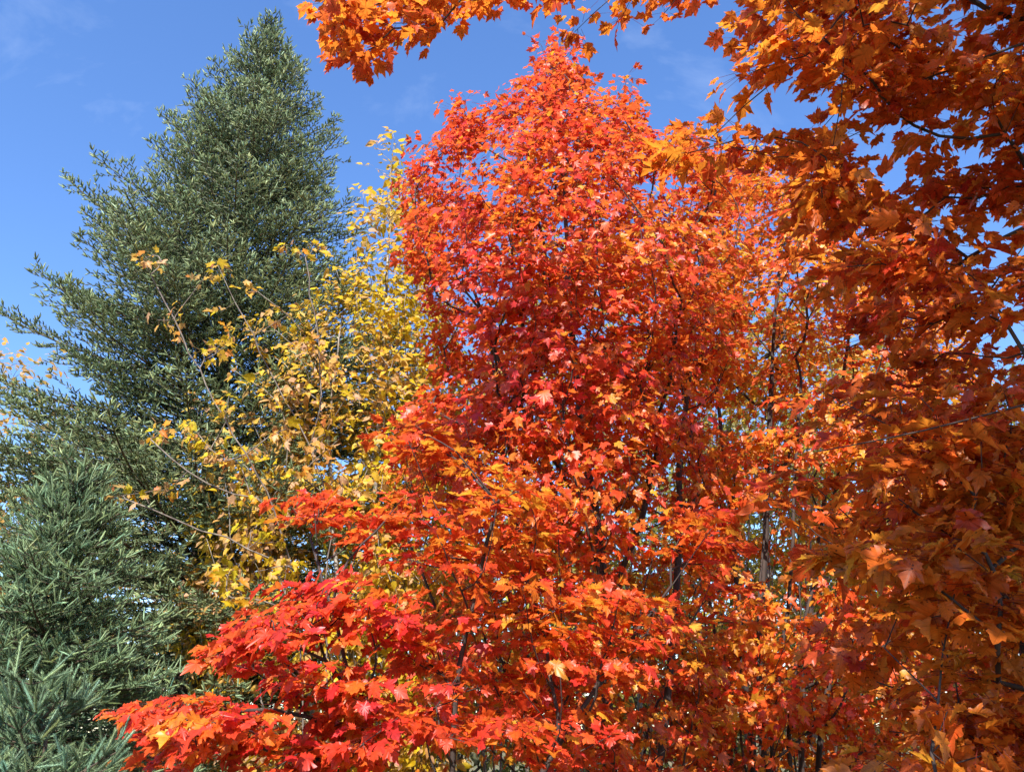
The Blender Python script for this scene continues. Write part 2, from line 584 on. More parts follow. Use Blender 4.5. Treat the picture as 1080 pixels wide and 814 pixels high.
def noise3(p, s, ph=0.0):
    q = p * s + ph
    return (np.sin(q[:, 0] * 1.0 + 1.7 * np.sin(q[:, 1] * 0.7 + ph)) + np.sin(q[:, 1] * 1.3 + 1.1 * np.sin(q[:, 2] * 0.9)) + np.sin(q[:, 2] * 1.6 + 1.3 * np.sin(q[:, 0] * 0.8))) / 3.0


# ------------------------------------------------------------------ ground
def ground():
    n = 90
    g = np.concatenate([-np.geomspace(0.4, 900, n)[::-1], [0], np.geomspace(0.4, 900, n)])
    X, Y = np.meshgrid(g, g, indexing='ij')
    rr = np.hypot(X, Y)
    Z = 0.10 * np.sin(X * 0.45 + 1) * np.sin(Y * 0.38) * np.clip(rr / 6, 0, 1) + 0.03 * np.sin(X * 1.9) * np.sin(Y * 2.3)
    v = np.stack([X, Y, Z - 0.02], -1).reshape(-1, 3)
    m = len(g)
    i, j = np.meshgrid(np.arange(m - 1), np.arange(m - 1), indexing='ij')
    a = (i * m + j).ravel()
    f = np.stack([a, a + m, a + m + 1, a + 1], 1).ravel()
    mt = bpy.data.materials.new('leaf strewn lawn')
    mt.use_nodes = True
    nn, ll = mt.node_tree.nodes, mt.node_tree.links
    p = nn['Principled BSDF']; p.inputs['Roughness'].default_value = 0.95
    gp = nn.new('ShaderNodeNewGeometry')
    n1 = nn.new('ShaderNodeTexNoise'); n1.inputs['Scale'].default_value = 1.1; n1.inputs['Detail'].default_value = 8
    vo = nn.new('ShaderNodeTexVoronoi'); vo.inputs['Scale'].default_value = 9.0
    ll.new(gp.outputs['Position'], n1.inputs['Vector']); ll.new(gp.outputs['Position'], vo.inputs['Vector'])
    r1 = nn.new('ShaderNodeValToRGB')
    r1.color_ramp.elements[0].color = (0.03, 0.05, 0.015, 1); r1.color_ramp.elements[1].color = (0.10, 0.11, 0.03, 1)
    ll.new(n1.outputs['Fac'], r1.inputs[0])
    hs = nn.new('ShaderNodeValToRGB')
    hs.color_ramp.elements[0].color = (0.35, 0.05, 0.015, 1); hs.color_ramp.elements[1].color = (0.42, 0.25, 0.05, 1)
    sr = nn.new('ShaderNodeSeparateColor'); ll.new(vo.outputs['Color'], sr.inputs[0]); ll.new(sr.outputs['Red'], hs.inputs[0])
    lt = nn.new('ShaderNodeMath'); lt.operation = 'LESS_THAN'; lt.inputs[1].default_value = 0.34; ll.new(vo.outputs['Distance'], lt.inputs[0])
    mm = nn.new('ShaderNodeMix'); mm.data_type = 'RGBA'
    ll.new(lt.outputs[0], mm.inputs['Factor']); ll.new(r1.outputs[0], mm.inputs['A']); ll.new(hs.outputs[0], mm.inputs['B'])
    ll.new(mm.outputs['Result'], p.inputs['Base Color'])
    o = new_mesh('ground', v, f, np.full(len(f) // 4, 4), mt)
    o['kind'] = 'structure'
    o['label'] = 'leaf strewn lawn under the autumn trees'


ground()

# ------------------------------------------------------------------ spruces
def shoots(geo, p0, d, L, rng, nneedle, nlen, nw, core=0.3, base=(0.10, 0.145, 0.085), var=0.25, tipc=(0.16, 0.21, 0.13), ang=0.85, cr=0.0, outer=None, single=False):
    """bottle-brush shoots: a slim twig with pointed needles all round it"""
    n = len(p0)
    d = unit(d)
    p1 = p0 + d * L[:, None]
    _, a, b = frames(p0, p1)
    # needles
    k = nneedle
    t = (np.arange(k)[None] + rng.random((n, k)) * 0.8) / k
    ph = np.arange(k)[None] * 2.4 + rng.random((n, 1)) * 6.28 + rng.normal(0, 0.2, (n, k))
    rad = np.cos(ph)[..., None] * a[:, None] + np.sin(ph)[..., None] * b[:, None]
    q = p0[:, None] + d[:, None] * (L[:, None] * t * 0.97)[..., None]
    an = ang * (1.0 - 0.28 * t) + rng.normal(0, 0.12, (n, k))
    nd = np.cos(an)[..., None] * d[:, None] + np.sin(an)[..., None] * rad + np.array([0, 0, 0.18])
    nd = unit(nd)
    side = unit(np.cross(nd, rad + 1e-4))
    ln = nlen * (0.75 + 0.5 * rng.random((n, k)))[..., None]
    w = nw * 0.5
    v = np.stack([q - side * w, q + side * w, q + nd * ln * 0.55 + side * w * 0.9 + rad * 0.0008, q + nd * ln], 2).reshape(-1, 3)
    m = n * k
    pv = 4
    if single:
        pv = 3
        v = np.stack([q - side * w, q + side * w, q + nd * ln], 2).reshape(-1, 3)
        f = np.arange(m * 3)
        fl = np.full(m, 3)
    else:
        tri = np.array([0, 1, 2, 0, 2, 3])
        f = (tri[None] + (np.arange(m) * 4)[:, None]).reshape(-1)
        fl = np.full(m * 2, 3)
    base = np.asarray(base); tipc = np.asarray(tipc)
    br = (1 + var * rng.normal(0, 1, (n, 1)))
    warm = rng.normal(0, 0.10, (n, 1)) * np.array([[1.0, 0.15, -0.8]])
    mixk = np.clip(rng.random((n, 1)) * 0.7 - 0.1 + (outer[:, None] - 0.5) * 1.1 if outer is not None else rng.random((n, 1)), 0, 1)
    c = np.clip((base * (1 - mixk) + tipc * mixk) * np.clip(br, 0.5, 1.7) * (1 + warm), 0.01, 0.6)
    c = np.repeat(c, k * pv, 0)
    geo.add(v, f, fl, np.concatenate([c, np.ones((len(c), 1))], 1))
    # twig core
    v, f, fl = sticks(p0, p1, nw * core * 1.6, nw * core * 0.5, 3)
    cc = np.tile([[0.09, 0.065, 0.04, 1.0]], (len(v), 1))
    geo.add(v, f, fl, cc)
    if cr > 0:      # the dense inner brush of needles
        v0, f0, l0 = sticks(p0 + d * (L * 0.05)[:, None], p0 + d * (L * 0.55)[:, None], cr * 0.7, cr, 5)
        v1, f1, l1 = sticks(p0 + d * (L * 0.55)[:, None], p1 + d * 0.004, cr, cr * 0.5, 5)
        c5 = np.concatenate([np.repeat(c.reshape(n, k * pv, 3)[:, 0], 10, 0) * 0.9, np.ones((n * 10, 1))], 1)
        geo.add(v0, f0, l0, c5); geo.add(v1, f1, l1, c5)


def spruce(label, base, top, rmax, rng, group, whorl=0.36, per=6, nneedle=14, nlen=0.02, nw=0.0035, side_step=0.11, shoot_step=0.055, z0=0.6,
           profile=None, face=(0, -1), gapa=0.0, trunk_r=0.16, shoot_l=0.08, back=0.35, colour=None, lean=0.0, facing_deg=115):
    base = np.asarray(base, float); top = np.asarray(top, float)
    t = thing('spruce_tree', label, 'spruce', base, group)
    H = top[2] - base[2]
    nz = 26
    ax = np.linspace(0, 1, nz)
    tp = base + (top - base) * ax[:, None] + np.stack([0.03 * np.sin(ax * 9), 0.03 * np.cos(ax * 7), 0 * ax], 1)
    g = Geo(); g.add(*tube(tp, trunk_r * (1 - ax) ** 0.9 + 0.006, 12)); g.build('trunk', M_SPRUCEBARK, t)
    crown = Geo()
    S0, SD, SL, SO = [], [], [], []
    z = z0
    nb = 0
    faz = math.atan2(face[1], face[0])
    pend = []
    while z < H - 0.10:
        f = z / H
        R0 = (profile(f) if profile else rmax * (1 - f) ** 0.85)
        k = per + int(rng.integers(-1, 2))
        off = rng.random() * 6.28
        for q in range(k):
            az = off + q * 2 * math.pi / k + rng.normal(0, 0.18)
            dd = abs((az - faz + math.pi) % (2 * math.pi) - math.pi)
            if dd > R(facing_deg) and rng.random() > back:
                continue
            L = R0 * np.clip(rng.normal(1.0, 0.17), 0.55, 1.28)
            if L < 0.1:
                continue
            zz = z + rng.normal(0, 0.07)
            o = base + (top - base) * (zz / H)
            hd = np.array([math.cos(az), math.sin(az), 0])
            rise0 = 0.05 + 0.55 * f + rng.normal(0, 0.06)
            m = max(5, int(L / 0.14))
            s = np.linspace(0, 1, m)
            # droops, then lifts at the tip
            zc = L * (rise0 * s - (0.55 * (1 - f) + 0.1) * s ** 2 * 0.9 + (0.30 * (1 - f) + 0.12) * s ** 3.2)
            side = np.array([-hd[1], hd[0], 0])
            cur = rng.normal(0, 0.08) * L
            pts = o + hd * (L * s)[:, None] + side * (cur * s ** 2)[:, None] + np.array([0, 0, 1.0]) * zc[:, None]
            br = 0.007 + 0.006 * L
            rr = br * (1 - s) ** 0.8 * (0.45 + 0.55 * (1 - f)) + 0.0025
            bg_ = Geo(); bg_.add(*tube(pts, rr, 5))
            dens = 1.0 if dd < R(100) else 0.55
            # side branchlets
            tw0, tw1, twr = [], [], []
            ts = np.arange(0.16 if L > 0.6 else 0.05, 1.0, side_step / L)
            for u in ts:
                if rng.random() > dens:
                    continue
                for sg in (-1, 1):
                    uu = min(0.99, u + rng.normal(0, 0.01))
                    p = np.array([np.interp(uu, s, pts[:, a]) for a in range(3)])
                    k2 = min(m - 1, int(uu * (m - 1)) + 1)
                    fw = unit(pts[k2] - pts[k2 - 1])
                    bl = (0.10 + 0.42 * L * (1 - uu) ** 0.8 * (0.25 + 0.75 * min(1, uu / 0.3))) * np.clip(rng.normal(1, 0.22), 0.5, 1.5)
                    bl = min(bl, 0.85)
                    bd = unit(fw * 0.75 + sg * side * (0.75 + rng.normal(0, 0.12)) + np.array([0, 0, rng.normal(0.05, 0.16) - 0.18 * (1 - f)]))
                    mm = max(2, int(bl / shoot_step))
                    e = np.arange(mm) / mm
                    sag = np.array([0, 0, -1.0]) * (0.16 * bl * e ** 2)[:, None] + np.array([0, 0, 1.0]) * (0.16 * bl * e ** 3)[:, None]
                    bp = p + bd * (bl * e)[:, None] + sag
                    tw0.append(bp[:-1]); tw1.append(bp[1:]); twr.append(np.full(mm - 1, 0.0028))
                    alt = np.where(np.arange(mm) % 2 == 0, 1.0, -1.0)
                    sd = unit(np.cross(bd, [0, 0, 1.0]))
                    dirs = bd * 0.85 + sd * (alt * (0.75 + 0.10 * rng.normal(0, 1, mm)))[:, None] + np.array([0, 0, 1.0]) * (0.22 + 0.20 * rng.normal(0, 1, mm))[:, None] + 0.25 * f * np.array([0, 0, 1.0])
                    S0.append(bp); SD.append(dirs); SL.append(shoot_l * np.clip(rng.normal(1, 0.25, mm), 0.5, 1.6))
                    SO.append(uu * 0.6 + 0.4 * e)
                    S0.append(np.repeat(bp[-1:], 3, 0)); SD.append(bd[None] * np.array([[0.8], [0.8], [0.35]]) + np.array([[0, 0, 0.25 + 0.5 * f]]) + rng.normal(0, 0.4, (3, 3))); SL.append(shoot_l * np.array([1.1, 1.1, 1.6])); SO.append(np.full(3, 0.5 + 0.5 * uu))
            # shoots along the bough itself
            mm = max(3, int(L * 0.75 / shoot_step))
            uu = np.linspace(0.25, 1, mm)
            bp = np.stack([np.interp(uu, s, pts[:, a]) for a in range(3)], 1)
            dirs = unit(np.gradient(bp, axis=0)) * 0.8 + rng.normal(0, 0.5, (mm, 3)) + np.array([0, 0, 0.45])
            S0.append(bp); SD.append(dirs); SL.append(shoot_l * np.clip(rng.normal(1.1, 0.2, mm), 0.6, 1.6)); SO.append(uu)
            if tw0:
                a0 = np.concatenate(tw0); a1 = np.concatenate(tw1); ar = np.concatenate(twr)
                if len(a0):
                    bg_.add(*sticks(a0, a1, ar, ar * 0.8, 3))
            pend.append((dd * 0.8 - L * 0.25, bg_))
        z += whorl * (0.55 + 0.45 * (1 - f)) * (0.85 + 0.3 * rng.random())
    # leader
    up = np.array([0, 0, 1.0])
    mm = 10
    bp = top - up * np.linspace(0.05, 0.6, mm)[:, None]
    S0.append(bp); SD.append(up * 0.9 + rng.normal(0, 0.5, (mm, 3))); SL.append(np.full(mm, shoot_l * 1.2)); SO.append(np.full(mm, 0.9))
    S0.append(top[None] - up * 0.05); SD.append(up[None]); SL.append(np.array([shoot_l * 2.2])); SO.append(np.array([1.0]))
    # the boughs that face the lawn are parts of their own, the rest of the boughwood is one mesh
    pend.sort(key=lambda a: a[0])
    for _, bb in pend[:70]:
        bb.build('bough', M_SPRUCEBARK, t)
    rest = Geo()
    for _, bb in pend[70:]:
        for a, b_, c in zip(bb.v, bb.f, bb.n):
            rest.v.append(a); rest.n.append(c)
        kk = 0
        for a, b_ in zip(bb.v, bb.f):
            rest.f.append(b_ + rest.k)
        rest.k += bb.k
    if rest.k:
        o = rest.build('boughwood', M_SPRUCEBARK, t); o['kind'] = 'stuff'
    S0 = np.concatenate(S0); SD = np.concatenate(SD); SL = np.concatenate(SL)
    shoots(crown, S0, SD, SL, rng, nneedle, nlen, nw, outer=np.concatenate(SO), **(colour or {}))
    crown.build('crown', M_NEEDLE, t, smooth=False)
    print('spruce', label, len(S0))
    return t


def hub(px, py, y):
    return W(px, py, y)


rngS = np.random.default_rng(5)
sp_top = W(287, 22, 10.2)
sp_base = np.array([W(200, 560, 10.2)[0] - 0.15, 10.2, 0.0])
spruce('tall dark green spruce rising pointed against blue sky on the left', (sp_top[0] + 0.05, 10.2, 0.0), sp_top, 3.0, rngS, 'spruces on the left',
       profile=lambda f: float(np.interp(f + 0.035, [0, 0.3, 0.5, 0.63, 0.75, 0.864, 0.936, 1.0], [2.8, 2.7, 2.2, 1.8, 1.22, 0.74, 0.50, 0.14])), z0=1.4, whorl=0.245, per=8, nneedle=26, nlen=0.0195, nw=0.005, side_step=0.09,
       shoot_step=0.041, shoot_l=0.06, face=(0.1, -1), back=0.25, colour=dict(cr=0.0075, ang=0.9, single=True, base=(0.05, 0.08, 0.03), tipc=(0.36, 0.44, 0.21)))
yt = W(88, 492, 6.2)
spruce('young pale green spruce with thick fresh shoots in front of tall spruce', (yt[0], 6.2, 0.0), yt, 1.2, rngS, 'spruces on the left',
       profile=lambda f: 0.08 + 1.30 * (1 - f) ** 0.95, z0=0.5, whorl=0.17, per=8, nneedle=44, nlen=0.019, nw=0.0034, side_step=0.08, shoot_step=0.042, shoot_l=0.075,
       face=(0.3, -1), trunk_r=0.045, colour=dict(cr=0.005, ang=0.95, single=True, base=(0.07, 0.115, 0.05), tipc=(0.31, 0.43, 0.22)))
yt = W(42, 762, 3.4)
spruce('small nearest spruce with only its bristly top in the bottom corner', (yt[0], 3.4, 0.0), yt, 0.6, rngS, 'spruces on the left',
       profile=lambda f: 0.08 + 0.62 * (1 - f) ** 0.8, z0=0.2, whorl=0.22, per=8, nneedle=80, nlen=0.017, nw=0.0024, side_step=0.08, shoot_step=0.05, shoot_l=0.08,
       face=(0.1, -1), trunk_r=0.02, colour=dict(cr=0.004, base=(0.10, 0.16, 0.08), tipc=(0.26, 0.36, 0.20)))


# ------------------------------------------------------------------ broadleaf trees
def broadleaf(name, label, cat, stems, targets, rng, tmpl, mat, bark, group=None, dresses=(), alpha=0.35, limb_min=14, rise=0.6, rmul=1.0, tipr=0.0022, bend=0.05, crown='crown', rcap=9.0, expo=2.35, wander=0.006):
    t = thing(name, label, cat, stems[0][0], group)
    tr = grow(stems, targets, rng, alpha=alpha, rise=rise, tipr=tipr, bend=bend, expo=expo, wander=wander)
    wood(tr, t, bark, limb_min=limb_min, rmul=rmul, rcap=rcap)
    g = Geo()
    tot = 0
    for kw in dresses:
        tot += dress(g, tr, tmpl, rng, **kw)
    g.build(crown, mat, t)
    print(name, 'twigs', len(targets), 'leaves', tot)
    return t, tr


# red maple, centre
def col_red(p, n, rng, warm=0.0, sd=0.22):
    t = np.clip(0.43 + 0.22 * noise3(p, 1.5, 0.4) + 0.16 * noise3(p, 6.5, 1.7) + warm + rng.normal(0, sd, n), 0, 1)
    return ramp([(0.0, (0.68, 0.03, 0.03)), (0.25, (0.76, 0.056, 0.024)), (0.5, (0.78, 0.085, 0.018)), (0.75, (0.78, 0.18, 0.018)), (1.0, (0.78, 0.36, 0.03))], t) * rng.uniform(0.75, 1.08, (n, 1))


rngA = np.random.default_rng(11)
polyA = [(470, 860), (440, 760), (452, 660), (430, 560), (426, 470), (472, 400), (456, 320), (441, 250), (434, 190), (456, 160), (490, 132), (526, 116),
         (562, 104), (580, 60), (598, 60), (612, 100), (640, 120), (654, 104), (664, 124), (690, 150), (725, 140), (780, 200), (775, 350), (740, 480), (760, 600),
         (765, 720), (740, 860)]


def densA(px, py):
    return np.where(py < 470, 1.0, np.where(py < 600, 0.6, 0.36)) * np.where((px > 690) & (py > 480), 0.5, 1.0)


tA = crown_points(polyA, 1750, 7.0, 1.7, 120, rngA, shell=0.6, dens=densA, minsep=0.09, clump=1.5)
spk = [(570, 46), (575, 60), (592, 44), (604, 52), (598, 64), (661, 82), (664, 96), (658, 110), (443, 150), (447, 160), (480, 118), (550, 92), (586, 76), (612, 86), (490, 108), (524, 102)]
tA = np.concatenate([tA, W([a for a, _ in spk], [b for _, b in spk], 7.0 + rngA.normal(0, 0.25, len(spk)))])
pa = np.array(polyA, float)
rag = []
for i in range(len(pa) - 1):
    a, b = pa[i], pa[i + 1]
    if min(a[1], b[1]) > 480:
        continue
    nn_ = np.array([b[1] - a[1], -(b[0] - a[0])]); nn_ /= np.linalg.norm(nn_) + 1e-9
    for q in range(int(np.linalg.norm(b - a) / 9)):
        e = a + (b - a) * rngA.random() + nn_ * (-1.0) * rngA.uniform(-14, 20) * rngA.random()
        rag.append(W(e[0], e[1], 7.0 + rngA.normal(0, 0.4)))
tA = np.concatenate([tA, np.array(rag)])
bx, by = 0.62, 7.0
stemsA = [
    [(bx, by, 0), *W([640, 636, 628, 612, 598, 592], [780, 640, 560, 480, 330, 200], [7.0, 7.0, 7.0, 6.95, 7.0, 7.05])],
    [(bx + 0.12, by + 0.1, 0), *W([700, 715, 722, 735, 735], [780, 620, 480, 350, 240], [7.1, 7.2, 7.3, 7.3, 7.2])],
    [W(628, 560, 7.0), *W([590, 545, 510, 480], [500, 420, 330, 240], [6.8, 6.6, 6.6, 6.7])],
    [(bx - 0.15, by - 0.05, 0), *W([600, 575, 552, 535, 520], [800, 690, 600, 500, 380], [6.9, 6.7, 6.5, 6.4, 6.4])],
    [W(640, 720, 6.8), *W([641, 632, 612, 598, 594], [660, 600, 530, 470, 400], [6.1, 5.8, 5.6, 5.5, 5.5])],
    [W(575, 690, 6.7), *W([560, 520, 480, 440], [660, 630, 600, 540], [6.4, 6.0, 5.7, 5.5])],
    [W(636, 640, 7.0), *W([660, 690, 690, 688], [600, 520, 440, 330], [6.8, 6.5, 6.4, 6.4])],
]
def centerA(p):
    return p


broadleaf('red_maple', 'full scarlet maple with tallest pointed crown in the middle of the picture', 'maple', stemsA, tA, rngA, MAPLE_MID, M_MAPLE, M_BARKD,
          group='red maples', dresses=[dict(per=17, size=0.062, spread=0.20, colour=lambda p, n: col_red(p, n, rngA, 0.11 * (p[:, 0] - 0.5) + 0.05 - 0.06 * np.clip(p[:, 2] - 4.5, -2.5, 4)),
                                            flat=0.55, up=0.75, out=0.55, rnd=0.55, droop=0.6)], rcap=0.045)

# orange red maple behind on the right
rngB = np.random.default_rng(12)
polyB = [(690, 860), (700, 720), (690, 600), (715, 480), (700, 350), (705, 220), (722, 150), (760, 160), (800, 158), (850, 150), (885, 146), (915, 170),
         (935, 220), (985, 280), (1030, 400), (1060, 520), (1080, 700), (1060, 860)]
tB = crown_points(polyB, 2100, 8.6, 1.7, 120, rngB, shell=0.6, dens=lambda px, py: np.where(py < 440, 1.0, np.where((px < 880) & (py > 490) & (py < 690), 0.45, 0.75)), minsep=0.09, clump=1.4)
bx, by = 2.3, 8.6
stemsB = [
    [(bx, by, 0), *W([800, 806, 812, 822, 830], [720, 620, 500, 350, 230], 8.6)],
    [(bx + 0.15, by, 0), *W([842, 852, 868, 890, 905], [740, 620, 500, 350, 250], 8.5)],
    [(bx - 0.12, by - 0.1, 0), *W([788, 780, 768, 752, 742], [740, 640, 520, 400, 280], 8.4)],
    [(bx + 0.3, by + 0.1, 0), *W([870, 905, 940, 975], [740, 620, 500, 400], 8.6)],
    [(bx - 0.25, by + 0.2, 0), *W([765, 745, 725, 718], [740, 620, 480, 360], 8.8)],
    [(bx + 0.05, by - 0.2, 0), *W([815, 832, 838, 845], [760, 640, 520, 400], 8.2)],
    [(bx - 0.2, by - 0.9, 0), *W([778, 782, 776, 770], [780, 660, 540, 430], 7.5)],
    [(bx - 0.05, by - 0.9, 0), *W([800, 794, 804, 812], [780, 660, 540, 440], 7.4)],
    [(bx + 0.1, by - 0.8, 0), *W([822, 846, 872, 884], [780, 660, 560, 480], 7.5)],
    [(bx - 0.4, by - 0.8, 0), *W([752, 742, 726, 716], [780, 660, 540, 430], 7.6)],
    [(bx + 0.2, by - 0.7, 0), *W([836, 850, 842, 856], [780, 660, 560, 470], 7.6)],
]
broadleaf('red_maple', 'many stemmed orange maple standing right of the scarlet maple, behind overhanging leaves', 'maple', stemsB, tB, rngB, MAPLE_LOW, M_MAPLE, M_BARKD,
          group='red maples', dresses=[dict(per=15, size=0.070, spread=0.22, colour=lambda p, n: col_red(p, n, rngB, 0.30), flat=0.55, up=0.75, out=0.55, rnd=0.55, droop=0.6)], rcap=0.045)

# bright low red maple at front left
rngC = np.random.default_rng(13)
tiers = [  # px, py, rx, ry, depth, count
    (322, 540, 34, 22, 5.3, 22), (430, 545, 42, 26, 5.3, 22), (540, 525, 40, 22, 5.0, 26), (465, 580, 60, 30, 5.0, 34), (395, 560, 30, 20, 5.2, 12),
    (440, 465, 36, 22, 5.4, 20), (490, 480, 26, 16, 5.3, 12),
    (350, 625, 50, 28, 4.7, 30), (300, 665, 40, 22, 4.5, 24), (260, 690, 36, 22, 4.4, 20), (410, 650, 50, 26, 4.8, 30), (345, 715, 60, 18, 4.5, 28),
    (215, 755, 60, 20, 4.2, 34), (165, 765, 32, 16, 4.1, 16), (190, 795, 40, 18, 4.1, 20), (255, 775, 34, 22, 4.3, 20), (400, 760, 60, 40, 4.6, 40),
    (340, 800, 60, 26, 4.4, 28), (470, 690, 50, 40, 4.9, 34), (520, 640, 50, 34, 5.1, 30), (500, 760, 60, 40, 4.8, 36), (590, 660, 48, 28, 5.2, 34),
    (650, 640, 50, 26, 5.2, 36), (690, 670, 50, 26, 5.3, 30), (640, 690, 46, 24, 5.1, 24), (740, 590, 40, 34, 5.6, 34), (745, 560, 30, 22, 5.6, 20), (570, 590, 40, 26, 5.4, 20),
    (600, 780, 60, 34, 5.0, 24), (560, 720, 50, 30, 5.0, 20), (770, 640, 30, 26, 5.6, 16),
]
tc_ = []
for (a, b, rx, ry, dd, k) in tiers:
    k = max(4, int(k * (0.42 if (b > 570 and a > 430) else 0.62)))
    th = rngC.random(k) * 6.28; rr = np.sqrt(rngC.random(k))
    tc_.append(W(a + rx * rr * np.cos(th), b + ry * rr * np.sin(th), dd + rngC.normal(0, 0.22, k)))
tC = np.concatenate(tc_)
bx, by = -0.35, 5.2
stemsC = [
    [(bx, by, 0), *W([478, 480, 500, 530], [860, 760, 640, 520], [5.2, 5.2, 5.2, 5.1])],
    [(bx + 0.1, by, 0.0), *W([540, 590, 640, 700], [860, 780, 700, 620], [5.2, 5.2, 5.3, 5.5])],
    [(bx - 0.1, by - 0.1, 0.0), *W([420, 390, 360, 330], [860, 760, 660, 560], [5.1, 4.9, 4.9, 5.2])],
    [W(400, 790, 4.95), *W([340, 290, 230, 160], [760, 740, 755, 765], [4.6, 4.4, 4.2, 4.1])],
    [W(390, 760, 4.9), *W([350, 310, 260], [700, 680, 690], [4.7, 4.5, 4.4])],
]
broadleaf('red_maple', 'low bright red maple spreading layered sprays at the lower left front', 'maple', stemsC, tC, rngC, MAPLE_FINE, M_MAPLE, M_BARKD,
          group='red maples', dresses=[dict(per=8, size=0.074, spread=0.16, colour=lambda p, n: col_red(p, n, rngC, -0.03 + 0.30 * np.clip(p[:, 0] + 1.0, 0, 0.7) - 0.20 * np.clip(p[:, 0] - 0.1, 0, 0.8)), flat=0.35, up=1.0, out=0.3, rnd=0.42, droop=0.4, petiole=0.06)], rcap=0.03, limb_min=10)

# ------------------------------------------------------------------ yellow trees
def col_yel(p, n, rng, tan=0.3, sd=0.25):
    t = np.clip(0.45 + 0.4 * noise3(p, 2.2, 2.0) + rng.normal(0, sd, n) + (tan - 0.3), 0, 1)
    return ramp([(0.0, (0.62, 0.50, 0.02)), (0.15, (0.74, 0.50, 0.012)), (0.35, (0.74, 0.50, 0.02)), (0.6, (0.72, 0.42, 0.05)), (0.8, (0.68, 0.36, 0.12)), (1.0, (0.62, 0.36, 0.19))], t) * rng.uniform(0.8, 1.08, (n, 1))


rngD = np.random.default_rng(21)
polyD = [(230, 860), (185, 650), (232, 560), (285, 480), (292, 400), (318, 320), (350, 262), (385, 215), (402, 172), (420, 165), (440, 240), (470, 330),
         (500, 430), (500, 600), (480, 860)]
tD = crown_points(polyD, 2500, 8.9, 0.8, 90, rngD, shell=0.8, minsep=0.08, clump=2.0)
tD = np.concatenate([tD, W([396, 400, 408, 414, 420, 417, 383, 372], [178, 160, 150, 140, 150, 172, 205, 222], 8.9)])
tD = np.concatenate([tD, crown_points([(205, 430), (290, 300), (330, 420), (300, 640), (185, 640)], 110, 8.4, 0.6, 60, rngD)])
bx, by = -1.35, 8.9
stemsD = [
    [(bx, by, 0), *W([385, 392, 398, 405, 412], [760, 560, 420, 290, 150], 8.9)],
    [(bx - 0.12, by, 0), *W([360, 352, 345, 360], [760, 580, 440, 330], 8.8)],
    [(bx + 0.12, by + 0.1, 0), *W([415, 430, 440, 442], [760, 560, 420, 300], 9.0)],
    [(bx - 0.22, by + 0.1, 0), *W([335, 315, 290, 262], [760, 660, 590, 545], 8.8)],
    [(bx + 0.25, by - 0.1, 0), *W([440, 462, 478, 490], [780, 620, 520, 420], 8.7)],
]
broadleaf('birch_tree', 'yellow and tan leaved many stemmed tree between the spruce and the scarlet maple', 'birch', stemsD, tD, rngD, OVATE, M_YELLOW, M_GREY,
          dresses=[dict(per=6.8, size=0.08, spread=0.19, colour=lambda p, n: col_yel(p, n, rngD, 0.34), flat=0.8, up=0.6, out=0.5, rnd=0.6, droop=0.8, petiole=0.02, pcol=(0.4, 0.3, 0.1))], rcap=0.03, limb_min=16)

rngE = np.random.default_rng(22)
spE = [(165, 268, 14, 9, 6, 0), (228, 284, 14, 9, 5, 0), (322, 258, 14, 10, 6, 0), (180, 345, 14, 12, 6, 1), (235, 352, 16, 14, 8, 1), (222, 372, 10, 10, 4, 1), (320, 368, 16, 14, 9, 1),
       (165, 455, 14, 10, 6, 0), (210, 465, 16, 16, 9, 0), (245, 430, 12, 14, 5, 1), (262, 480, 14, 14, 7, 1), (236, 485, 16, 14, 8, 1), (130, 525, 16, 10, 6, 0), (182, 515, 10, 8, 4, 0),
       (270, 530, 22, 12, 8, 1), (300, 460, 14, 14, 6, 1), (318, 500, 16, 14, 8, 1), (300, 330, 10, 10, 4, 0), (345, 430, 20, 20, 8, 1), (262, 300, 8, 6, 3, 1), (285, 560, 30, 14, 9, 0),
       (240, 600, 24, 14, 8, 1), (300, 600, 26, 16, 10, 1), (250, 625, 22, 14, 8, 1), (335, 470, 16, 18, 8, 1), (360, 500, 20, 20, 8, 1)]
tE, kE = [], []
for (a, b, rx, ry, k, c) in spE:
    tE.append(W(a + rngE.normal(0, rx * 0.6, k), b + rngE.normal(0, ry * 0.6, k), 6.4 + rngE.normal(0, 0.2, k)))
tE = np.concatenate(tE)
bx = -1.25
stemsE = [
    [(bx, 6.4, 0), *W([325, 312, 293, 253, 213, 180], [740, 590, 510, 437, 357, 290], [6.4, 6.4, 6.35, 6.3, 6.3, 6.3])],
    [(bx + 0.1, 6.4, 0), *W([352, 348, 337, 310, 277, 250], [740, 590, 457, 400, 345, 285], [6.5, 6.5, 6.5, 6.5, 6.5, 6.5])],
    [W(300, 530, 6.4), *W([255, 215, 160], [520, 505, 460], [6.3, 6.2, 6.2])],
    [W(312, 600, 6.4), *W([265, 210, 135], [575, 545, 522], [6.3, 6.2, 6.1])],
    [W(337, 457, 6.5), *W([335, 328, 324], [400, 330, 265], [6.6, 6.6, 6.6])],
]
sunE = np.random.default_rng(3)


def col_E(p, n):
    c = col_yel(p, n, rngE, 0.36, 0.34)
    k = (rngE.random(n) < 0.15)[:, None]
    return np.where(k, c * np.array([1.05, 0.62, 0.5]), c)


broadleaf('sapling', 'spindly half bare sapling with tan and orange leaves in front of the spruce', 'sapling', stemsE, tE, rngE, MAPLE_MID, M_YELLOW, M_TWIG,
          dresses=[dict(per=3.0, size=0.062, spread=0.10, colour=col_E, flat=0.9, up=0.3, out=0.3, rnd=0.8, droop=1.0, petiole=0.04, sunny=0.4, pcol=(0.4, 0.25, 0.1))], rcap=0.006, limb_min=8, wander=0.016, alpha=0.25, rise=0.2)

# ------------------------------------------------------------------ overhanging maple close by on the right
rngF = np.random.default_rng(31)
tF = []


